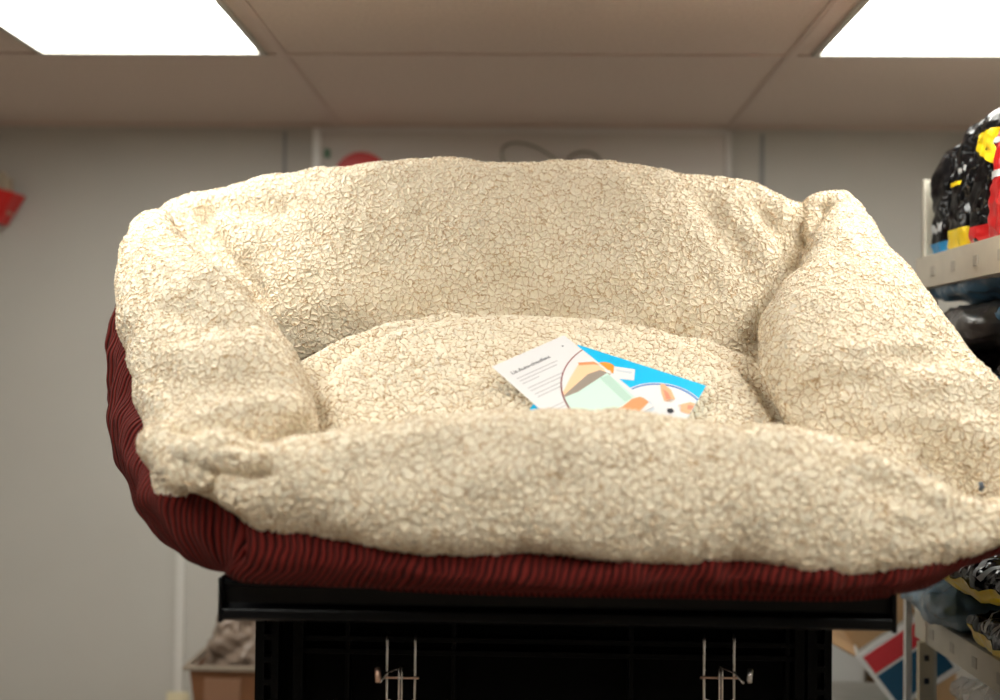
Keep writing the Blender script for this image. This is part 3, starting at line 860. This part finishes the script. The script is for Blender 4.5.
for px in (346, 453, 632, 790):
    x = P(px, 660, D2).x
    MB().box(x - .0035, x + .0035, D2 + .014, D2 + .036, .12, top).build('mullion', M['black_frame'], gon, bevel=.001)
MB().box(ua - .03, ud + .03, D2 - .05, DB, 0, .12).build('base', M['black_frame'], gon, bevel=.004)
# rear support so the deck rests on something
MB().box(ua, ud, D2 + .05, DB - .02, .12, top).build('rear_box', M['black_matte'], gon)


def wire_hook(pl, pr, pm, mirror, label):
    """pl/pr pixel x of the two upright wires, pm of the centre wire"""
    d = D2 - .02
    o = empty('wire_hook', P(pl, 690, d), label, 'hook', 'chrome wire display hooks')
    zt_ = P(pl, 637, d).z; zc = P(pl, 677, d).z; zb_ = P(pl, 701, d).z
    xl_, xr_, xm_ = P(pl, 677, d).x, P(pr, 677, d).x, P(pm, 677, d).x
    r = .0022
    for x in (xl_, xr_):
        MB().tube([(x, D2 + .012, zt_ + .001), (x, d + .004, zt_ + .001), (x, d, zt_ - .006), (x, d, zc), (x, d, zb_ + .003),
                   ((x + xm_) / 2, d - .002, zb_ - .001)], r, 10).build('side_wire', M['chrome'], o, smooth=True)
    MB().tube([(xl_ - .006, d - .003, zc), (xr_ + .006, d - .003, zc)], .0017, 10).build('cross_wire', M['copper'], o, smooth=True)
    for k in (-.0021, .0021):
        MB().tube([(xm_ + k, d - .006, zc + .018), (xm_ + k, d - .008, zc), (xm_ + k, d - .008, zb_ - .02)], .0016, 8).build('centre_wire', M['chrome'], o, smooth=True)
    xe = xl_ if not mirror else xr_
    sgn = -1 if not mirror else 1
    MB().tube([(xm_, d - .006, zc + .017), (xe - sgn * .002, d - .02, zc + .012), (xe + sgn * .004, d - .05, zc + .006)], .0018, 8).build('prong', M['chrome'], o, smooth=True)
    e = Vector((xe + sgn * (.006 if not mirror else .012), d - .055, zc + .012))
    MB().tube([e + Vector((sgn * .001, 0, .016)), e, e - Vector((0, 0, .004))], .0042, 12).build('tip', M['copper'] if not mirror else M['chrome'], o, smooth=True)


wire_hook(387, 415, 401, False, 'chrome double-wire display hook hanging on the black stand, left one')
wire_hook(704, 734, 720, True, 'chrome double-wire display hook hanging on the black stand, right one')

# ================================================================== POUCHES
wp = Wob(.06, 11); wq = Wob(.025, 12)


class Pouch:
    """bag along a local axis t (0..1): half sizes w(t), d(t)"""
    def __init__(s, name, mtx, length, w, d, m, label, cat='bag', group=None, kind='stand', seed=0):
        s.mtx, s.L, s.w, s.d, s.kind, s.seed = mtx, length, w, d, kind, seed
        s.root = empty(name, mtx.translation, label, cat, group)
        s.patch('bag_body', 0, 1, 0, 2 * math.pi, m, 0, 44, 56)
    def pts(s, t, a, off):
        if s.kind == 'stand':      # flat seam at the top, full bottom
            w = s.w * (1 - .06 * t); dd = s.d * np.sqrt(np.maximum(1 - t ** 1.7, 0.0006)) * (1 - .12 * np.exp(-t / .04)); n = 3.5 - 1.4 * t
        else:                      # pillow: seams at both ends
            e = np.sqrt(np.maximum(1 - np.abs(2 * t - 1) ** 3.2, .001)); w = s.w * (.93 + .07 * e); dd = s.d * e; n = 2.4 + 0 * t
        ca, sa = np.cos(a), np.sin(a)
        X = w * np.sign(ca) * np.abs(ca) ** (2 / n); Y = dd * np.sign(sa) * np.abs(sa) ** (2 / n)
        X = X + np.sign(X) * off; Y = Y + np.sign(Y) * off
        Q_ = np.stack([X, Y, t * s.L + 0 * X], -1)
        k = wp(Q_ + s.seed) * .004 + wq(Q_ + s.seed * 2) * .002
        Q_[..., 0] += k * np.sign(ca) * .7; Q_[..., 1] += k * np.sign(sa) * np.minimum(1, dd / .02)
        return Q_
    def patch(s, name, t0, t1, a0, a1, m, off=.0012, nt=14, na=30, fn=None):
        full = abs(a1 - a0 - 2 * math.pi) < 1e-6
        t = np.linspace(t0, t1, nt)[:, None]; a = np.linspace(a0, a1, na, endpoint=not full)[None, :]
        t = t + 0 * a; a = a + 0 * t
        if fn: t, a = fn(t, a)
        Q_ = s.pts(t, a, off).reshape(-1, 3)
        Wd = np.array([list(s.mtx @ Vector(q)) for q in Q_])
        F_ = grid_faces(nt, na, full).tolist()
        if name == 'bag_body': F_ += [tuple(range(na)), tuple((nt - 1) * na + k for k in range(na))[::-1]]
        return link_mesh(name, Wd, F_, m, s.root, True)


PI = math.pi
# local frame of standing pouches: X along the shelf (world Y), Y towards -X(aisle)/+X depth, Z up
def stand_mtx(x, y, z, lean=0.0, tw=0.0):
    return Matrix.Translation((x, y, z)) @ Matrix.Rotation(math.radians(90 + tw), 4, 'Z') @ Matrix.Rotation(lean, 4, 'X')
# local +Y of the pouch -> world -X (aisle side) : angle range 0..pi is the aisle face

# ---- shelving unit
SX = P(925, 288, 2.40).x
zu0, zu1 = P(925, 289, 2.40).z, P(925, 258, 2.40).z
zl0, zl1 = P(914, 638, 2.40).z, P(914, 611, 2.40).z
SD = .42; YN, YF = 1.0, 2.42
unit = empty('shelving_unit', (SX + SD / 2, (YN + YF) / 2, 0), 'beige slotted steel shelving unit stocked with pet food bags along the right wall', 'shelving')
def tier(z0, z1):
    MB().box(SX, SX + SD, YN, YF, z1 - .013, z1 - .001).build('shelf_deck', M['beige_metal'], unit)
    lip = MB().box(SX - .012, SX, YN, YF, z0, z1).box(SX, SX + .03, YN, YF, z0, z0 + .006)
    y = YF - .10
    sl = lip.second(M['slot'])
    while y > YN:
        zc_ = (z0 + z1) / 2
        sl.box(SX - .0135, SX - .0115, y - .010, y + .010, zc_ - .012, zc_ + .008); y -= .11
    lip.build('shelf_lip', M['beige_metal'], unit)
tier(zu0, zu1); tier(zl0, zl1); tier(zl0 - .45, zl1 - .45); tier(.1, .16)
def post(x, y, top_, holes=True):
    p = MB().box(x, x + .004, y - .02, y, 0, top_).box(x, x + .035, y - .004, y, 0, top_)
    z = top_ - .05
    h = p.second(M['dark_ink'])
    while holes and z > .1:
        h.box(x - .001, x + .001, y - .023, y - .015, z - .008, z + .008)
        h.box(x + .014, x + .022, y - .0052, y - .0035, z - .008, z + .008); z -= .055
    p.build('post', M['beige_metal'], unit)
post(SX, YF + .004, P(930, 180, 2.42).z, False); post(SX, YN + .04, 2.1); post(SX + SD - .035, YF + .004, 2.0); post(SX + SD - .035, YN + .04, 2.0)
# light upright with holes standing below the lower lip, facing the viewer
xq0, xq1 = P(916, 660, 2.38).x, P(930, 660, 2.38).x
hh = MB().box(xq0, xq1, 2.36, 2.375, 0, zl0).second(M['dark_ink'])
for k in range(12):
    z = zl0 - .03 - k * .048
    hh.box(xq0 + .010, xq0 + .020, 2.3585, 2.3605, z - .008, z + .004)
hh.build('post', mat('cream_post', (.62, .55, .40), .5), unit)
# thin white edge post
xw0, xw1 = P(905, 650, 2.35).x, P(911, 650, 2.35).x
zw = P(905, 597, 2.35).z
MB().box(xw0, xw1, 2.345, 2.36, 0, zw).build('edge_post', M['white_metal'], unit)

du = zu1 - .001                                    # deck height upper
xb0 = SX + .085
p = Pouch('food_bag', stand_mtx(xb0, 2.352, du, -.16), .235, .050, .075, M['bag_black'], 'black glossy pet food pouch with a blue bottom, furthest along the upper shelf', 'bag', 'pouches on the upper shelf', seed=1)
p.patch('colour_panel', .0, .17, 0, 2 * PI, M['bag_blue'])
p.patch('print', .26, .34, PI * .35, PI * .65, M['bag_letter'], fn=lambda t, a: (t + .012 * np.sin(a * 31 + 2), a))
p = Pouch('food_bag', stand_mtx(xb0, 2.246, du, -.12), .262, .051, .078, M['bag_black'], 'black glossy pet food pouch with a yellow bottom, beside the blue-bottomed one', 'bag', 'pouches on the upper shelf', seed=2)
p.patch('colour_panel', .0, .20, 0, 2 * PI, M['bag_yellow'])
for q in range(4): p.patch('print', .60 + .01 * q, .635 + .008 * (q % 2) + .01 * q, PI * (.36 + .08 * q), PI * (.41 + .08 * q), M['bag_letter'], nt=4, na=5)
p.patch('print', .53, .56, PI * .34, PI * .62, M['bag_yellow'])
p = Pouch('food_bag', stand_mtx(xb0, 2.140, du, -.10), .27, .051, .080, M['bag_black'], 'black pet food pouch with a pointed yellow patch near its top, beside the red bag', 'bag', 'pouches on the upper shelf', seed=3)
p.patch('colour_panel', .50, .82, PI * .30, PI * .97, M['bag_yellow'], fn=lambda t, a: (.82 - (.82 - t) * (.3 + .7 * (a - PI * .3) / (PI * .67)), a))
p.patch('colour_panel', .0, .16, 0, 2 * PI, M['bag_red'])
p = Pouch('food_bag', stand_mtx(xb0 - .01, 2.022, du, -.06), .27, .060, .085, M['bag_red'], 'bright red pet food pouch on the upper shelf at the right edge', 'bag', 'pouches on the upper shelf', seed=4)
p.patch('print', .42, .47, PI * .35, PI * .6, M['bag_letter']); p.patch('print', .66, .70, PI * .3, PI * .7, M['bag_letter'])

def lie_mtx(x, y, z, yaw_=0.0, tilt=0.0):
    # bag length axis (local Z) along world Y; local X -> world -X... face of width; local Y -> up
    return Matrix.Translation((x, y, z)) @ Matrix.Rotation(yaw_, 4, 'Z') @ Matrix.Rotation(tilt, 4, 'X') @ Matrix.Rotation(-PI / 2, 4, 'X')

dl = zl1 - .001
def lying(x, y, z, L, w, h, m, label, seed, band=None, pr=True, yaw_=0.0, grp='bags lying on the middle shelf'):
    mt = lie_mtx(x, y, z, yaw_)
    p = Pouch('food_bag', mt, L, w, h, m, label, 'bag', grp, 'pillow', seed)
    # local X+ = world +X, local Y = world -Z ; aisle face = angle around pi ; underside = +Y local
    if band: p.patch('colour_band', .03, .97, PI * .70, PI * .97, band, na=16, nt=30)
    if pr:
        for k in range(5):
            t0 = .15 + k * .14
            p.patch('print', t0, t0 + .022, PI * 1.02, PI * 1.28, M['bag_letter'], na=8, nt=4, fn=lambda t, a, k=k: (t + (.06 if k % 2 else -.05) * (a - PI * 1.1), a))
            p.patch('print', t0 + .05, t0 + .068, PI * 1.02, PI * 1.26, M['bag_letter'], na=8, nt=4, fn=lambda t, a, k=k: (t + (-.08 if k % 2 else .06) * (a - PI * 1.1), a))
    return p
lying(SX + .12, 1.70, dl + .055, .37, .17, .052, M['bag_black'], 'black bag with a yellow band lying on the middle shelf, lower of the two', 21, M['bag_yellow'])
lying(SX + .085, 1.80, dl + .158, .45, .18, .055, M['bag_black'], 'black bag with a yellow band lying on top of another banded bag', 22, M['bag_yellow'])
p_ = lying(SX + .13, 1.80, dl + .262, .38, .16, .050, M['bag_black'], 'black bag with yellow stripe, topmost of the lying stack', 23, M['bag_yellow'])
lying(SX + .06, 2.14, dl + .048, .24, .12, .048, M['bag_pale'], 'pale blue-grey crinkled bag at the far end of the middle shelf', 24, None, False)
lying(SX + .055, 2.26, dl + .137, .15, .11, .042, M['bag_steel'], 'steel blue bag at the far end, lying on a paler bag', 25, None, False)
# bags just under the upper shelf
zm = P(950, 400, 2.3).z
MB().box(SX, SX + SD, YN, YF, zm - .012, zm).build('shelf_deck', M['beige_metal'], unit)
lying(SX + .11, 2.10, zm + .050, .30, .14, .050, M['bag_black'], 'black bag lying just behind the bed, under the grey bag', 31, None, True, grp='bags under the upper shelf')
lying(SX + .12, 2.10, zm + .148, .30, .14, .050, M['bag_grey'], 'grey bag lying under the upper shelf, beneath a steel blue bag', 32, None, False, grp='bags under the upper shelf')
lying(SX + .16, 2.10, zm + .234, .32, .155, .040, M['bag_steel'], 'steel blue bag topmost just below the upper shelf', 33, None, False, grp='bags under the upper shelf')
lying(SX + .12, 1.74, zm + .055, .32, .12, .055, M['bag_black'], 'black bag under the upper shelf at the right edge, lowest', 34, M['bag_blue'], True, grp='bags under the upper shelf')
lying(SX + .12, 1.74, zm + .166, .32, .12, .055, M['bag_blue'], 'bright blue bag under the upper shelf at the right edge', 35, None, False, grp='bags under the upper shelf')
# under the middle shelf
zn = zl1 - .45 - .012
lying(SX + .14, 1.93, zn + .07, .44, .14, .07, M['bag_black'], 'black bag low on the shelving below the middle shelf, underneath', 41, None, False, grp='bags on the low shelf')
lying(SX + .14, 1.93, zn + .21, .44, .14, .07, M['bag_blue'], 'dark blue bag low on the shelving under a clear wrapped bag', 42, None, False, grp='bags on the low shelf')
lying(SX + .13, 1.88, zn + .335, .40, .13, .052, M['clear'], 'clear film wrapped bag just below the middle shelf', 43, None, False, grp='bags on the low shelf')

# ================================================================== RIGHT: CABINET + CARTON
ca0, ca1 = P(820, 660, 3.05).x, P(868, 660, 3.05).x
zc_ = P(850, 606, 3.05).z
cab = empty('cabinet', ((ca0 + ca1) / 2, 3.2, 0), 'light grey cabinet standing behind the black stand, right side', 'cabinet')
MB().box(ca0 - .2, ca1, 3.07, 3.40, 0, zc_).build('body', M['card_grey'], cab, bevel=.004)
MB().box(ca0 - .19, ca1 - .01, 3.055, 3.07, .05, zc_ - .01).build('door', mat('pale_grey_enamel', (.60, .61, .60), .5), cab, bevel=.003)

# carton tipped on its corner
cf = P(908, 662, 2.60)
ctn = empty('open_carton', (cf.x, 2.72, cf.z - .13), 'open cardboard carton with red and blue printed side, tilted beside the shelving', 'carton')
MT = Matrix.Translation(cf) @ Matrix.Rotation(math.radians(-14), 4, 'Z') @ Matrix.Rotation(math.radians(-38), 4, 'Y')
hw, hh_, dp = .088, .075, .22
MB().box(-hw, hw, 0, dp, -hh_, -hh_ + .004, MT).box(-hw, -hw + .004, 0, dp, -hh_, hh_, MT).box(hw - .004, hw, 0, dp, -hh_, hh_, MT)\
    .box(-hw, hw, dp - .004, dp, -hh_, hh_, MT).box(-hw, hw, 0, .004, -hh_, hh_, MT).build('walls', M['card_grey'], ctn)
def facepoly(name, pts, m, k=1):
    n_ = (MT.to_3x3() @ Vector((0, -1, 0))).normalized()
    MB().poly([MT @ Vector((x, -.0005 * k, z)) for x, z in pts], n_, .0005).build(name, m, ctn)
facepoly('printed_panel', [(-hw, -hh_), (hw, -hh_), (hw, hh_), (-hw, hh_)], M['print_white'], 1)
i_ = .012
facepoly('red_print', [(-hw + i_, hh_ - i_), (hw - i_, hh_ - i_), (hw - i_, .018), (-hw + i_, .018 - .0)], M['print_red'], 2)
facepoly('blue_print', [(-hw + i_, .012), (hw - i_, .012), (hw - i_, -hh_ + i_), (-hw + i_, -hh_ + i_)], M['print_navy'], 2)
fl = MT @ Matrix.Translation((0, 0, hh_)) @ Matrix.Rotation(math.radians(-8), 4, 'X')
MB().box(-hw, hw, .10, .104, 0, .085, fl).build('flap', M['card_brown'], ctn)['label'] = 'brown inside of a raised flap'
fl2 = MT @ Matrix.Translation((-hw, 0, hh_)) @ Matrix.Rotation(math.radians(-25), 4, 'Y')
MB().box(-.003, 0, 0, dp, 0, .075, fl2).build('flap', M['card_brown'], ctn)
# support under it
sb = MB().box(cf.x - .14, cf.x + .04, 2.52, 2.86, 0, cf.z - .118)
tag(sb.build('storage_box', M['card_grey'], bevel=.004), 'plain grey box standing under the tilted open carton', 'box')
bb = P(885, 600, 2.95)
tag(MB().box(ca1 + .02, ca1 + .20, 2.95, 3.25, 0, bb.z + .02).build('cardboard_box', M['card_brown'], bevel=.004), 'tall brown cardboard box behind the tilted carton', 'box')

# ================================================================== LEFT: BOX WITH PLASTIC BAG
d3 = 3.0
zr = P(220, 666, d3).z; bx0, bx1 = P(186, 666, d3).x, P(300, 666, d3).x
tz = zr - .30
tb = empty('storage_table', ((bx0 + bx1) / 2, 3.15, 0), 'small table holding the brown open box behind the stand', 'table')
MB().box(bx0 - .05, bx1 + .1, 2.95, 3.38, tz - .03, tz).build('table_top', M['card_brown'], tb, bevel=.003)
for x in (bx0 - .03, bx1 + .06):
    for y in (2.97, 3.33):
        MB().box(x, x + .03, y, y + .03, 0, tz - .03).build('leg', M['card_dark'], tb)
ob = empty('open_box', ((bx0 + bx1) / 2, d3 + .12, tz), 'reddish brown open box with a flat rim, behind the stand at left', 'box')
b_ = MB(); v = []
for (z, i0) in ((tz, .045), (zr - .012, .008), (zr - .012, .014), (tz + .006, .05)):
    v += [(bx0 + i0, d3 + i0 * .5, z), (bx1 - i0, d3 + i0 * .5, z), (bx1 - i0, d3 + .26 - i0 * .5, z), (bx0 + i0, d3 + .26 - i0 * .5, z)]
f_ = [(3, 2, 1, 0)]
for k in range(3): f_ += [(k * 4 + i, k * 4 + (i + 1) % 4, k * 4 + 4 + (i + 1) % 4, k * 4 + 4 + i) for i in range(4)]
f_.append((12, 13, 14, 15)); b_.add(v, f_); b_.build('box_body', M['card_dark'], ob)
rm = MB(); rw = .02
rm.box(bx0 - .008, bx1 + .008, d3 - .008, d3 + .006, zr - .012, zr).box(bx0 - .008, bx1 + .008, d3 + .254, d3 + .268, zr - .012, zr)
rm.box(bx0 - .008, bx0 + .006, d3 + .006, d3 + .254, zr - .012, zr).box(bx1 - .006, bx1 + .008, d3 + .006, d3 + .254, zr - .012, zr)
rm.build('rim', mat('grey_brown_rim', (.25, .20, .15), .6), ob, bevel=.002)
lp = P(222, 690, d3)
MB().box(lp.x - .05, lp.x + .05, d3 - .001, d3 + .006, lp.z - .05, lp.z + .03).build('label', mat('faded_label', (.22, .11, .06), .6), ob, bevel=.002)
# crinkled bag in it
G1 = []
nu_, nv_ = 46, 60
wz = Wob(.09, 31); wy = Wob(.04, 32)
cb_ = Vector(((bx0 + bx1) / 2 - .02, d3 + .13, zr - .10))
t = np.linspace(0, 1, nu_)[:, None]; a = np.linspace(0, 2 * PI, nv_, endpoint=False)[None]
rx = (.115 + 0 * a) * np.sqrt(np.maximum(1 - t ** 2.6, .001)) * (1 + 0 * a); ry = .09 * np.sqrt(np.maximum(1 - t ** 2.6, .001)) + 0 * a
Gb = np.stack([cb_.x + rx * np.cos(a), cb_.y + ry * np.sin(a), cb_.z + t * .30 + 0 * a], -1)
Nb = grid_normals(Gb); Xb = Gb.reshape(-1, 3)
Gb = Gb + Nb * (wz(Xb) * .012 + wy(Xb) * .006).reshape(nu_, nv_)[..., None]
pb_ = soft_object('plastic_bag', Gb, M['lum_brown'], None, 1)
tag(pb_, 'crinkled brownish plastic bag bulging out of the open box at left', 'plastic bag')
tag(MB().box(-.14, .14, 0, .004, 0, .42, Matrix.Translation((cb_.x + .05, d3 + .275, tz)) @ Matrix.Rotation(math.radians(7), 4, 'Y')).build('cardboard_sheet', M['card_brown']),
    'brown cardboard sheet standing behind the plastic bag', 'cardboard')
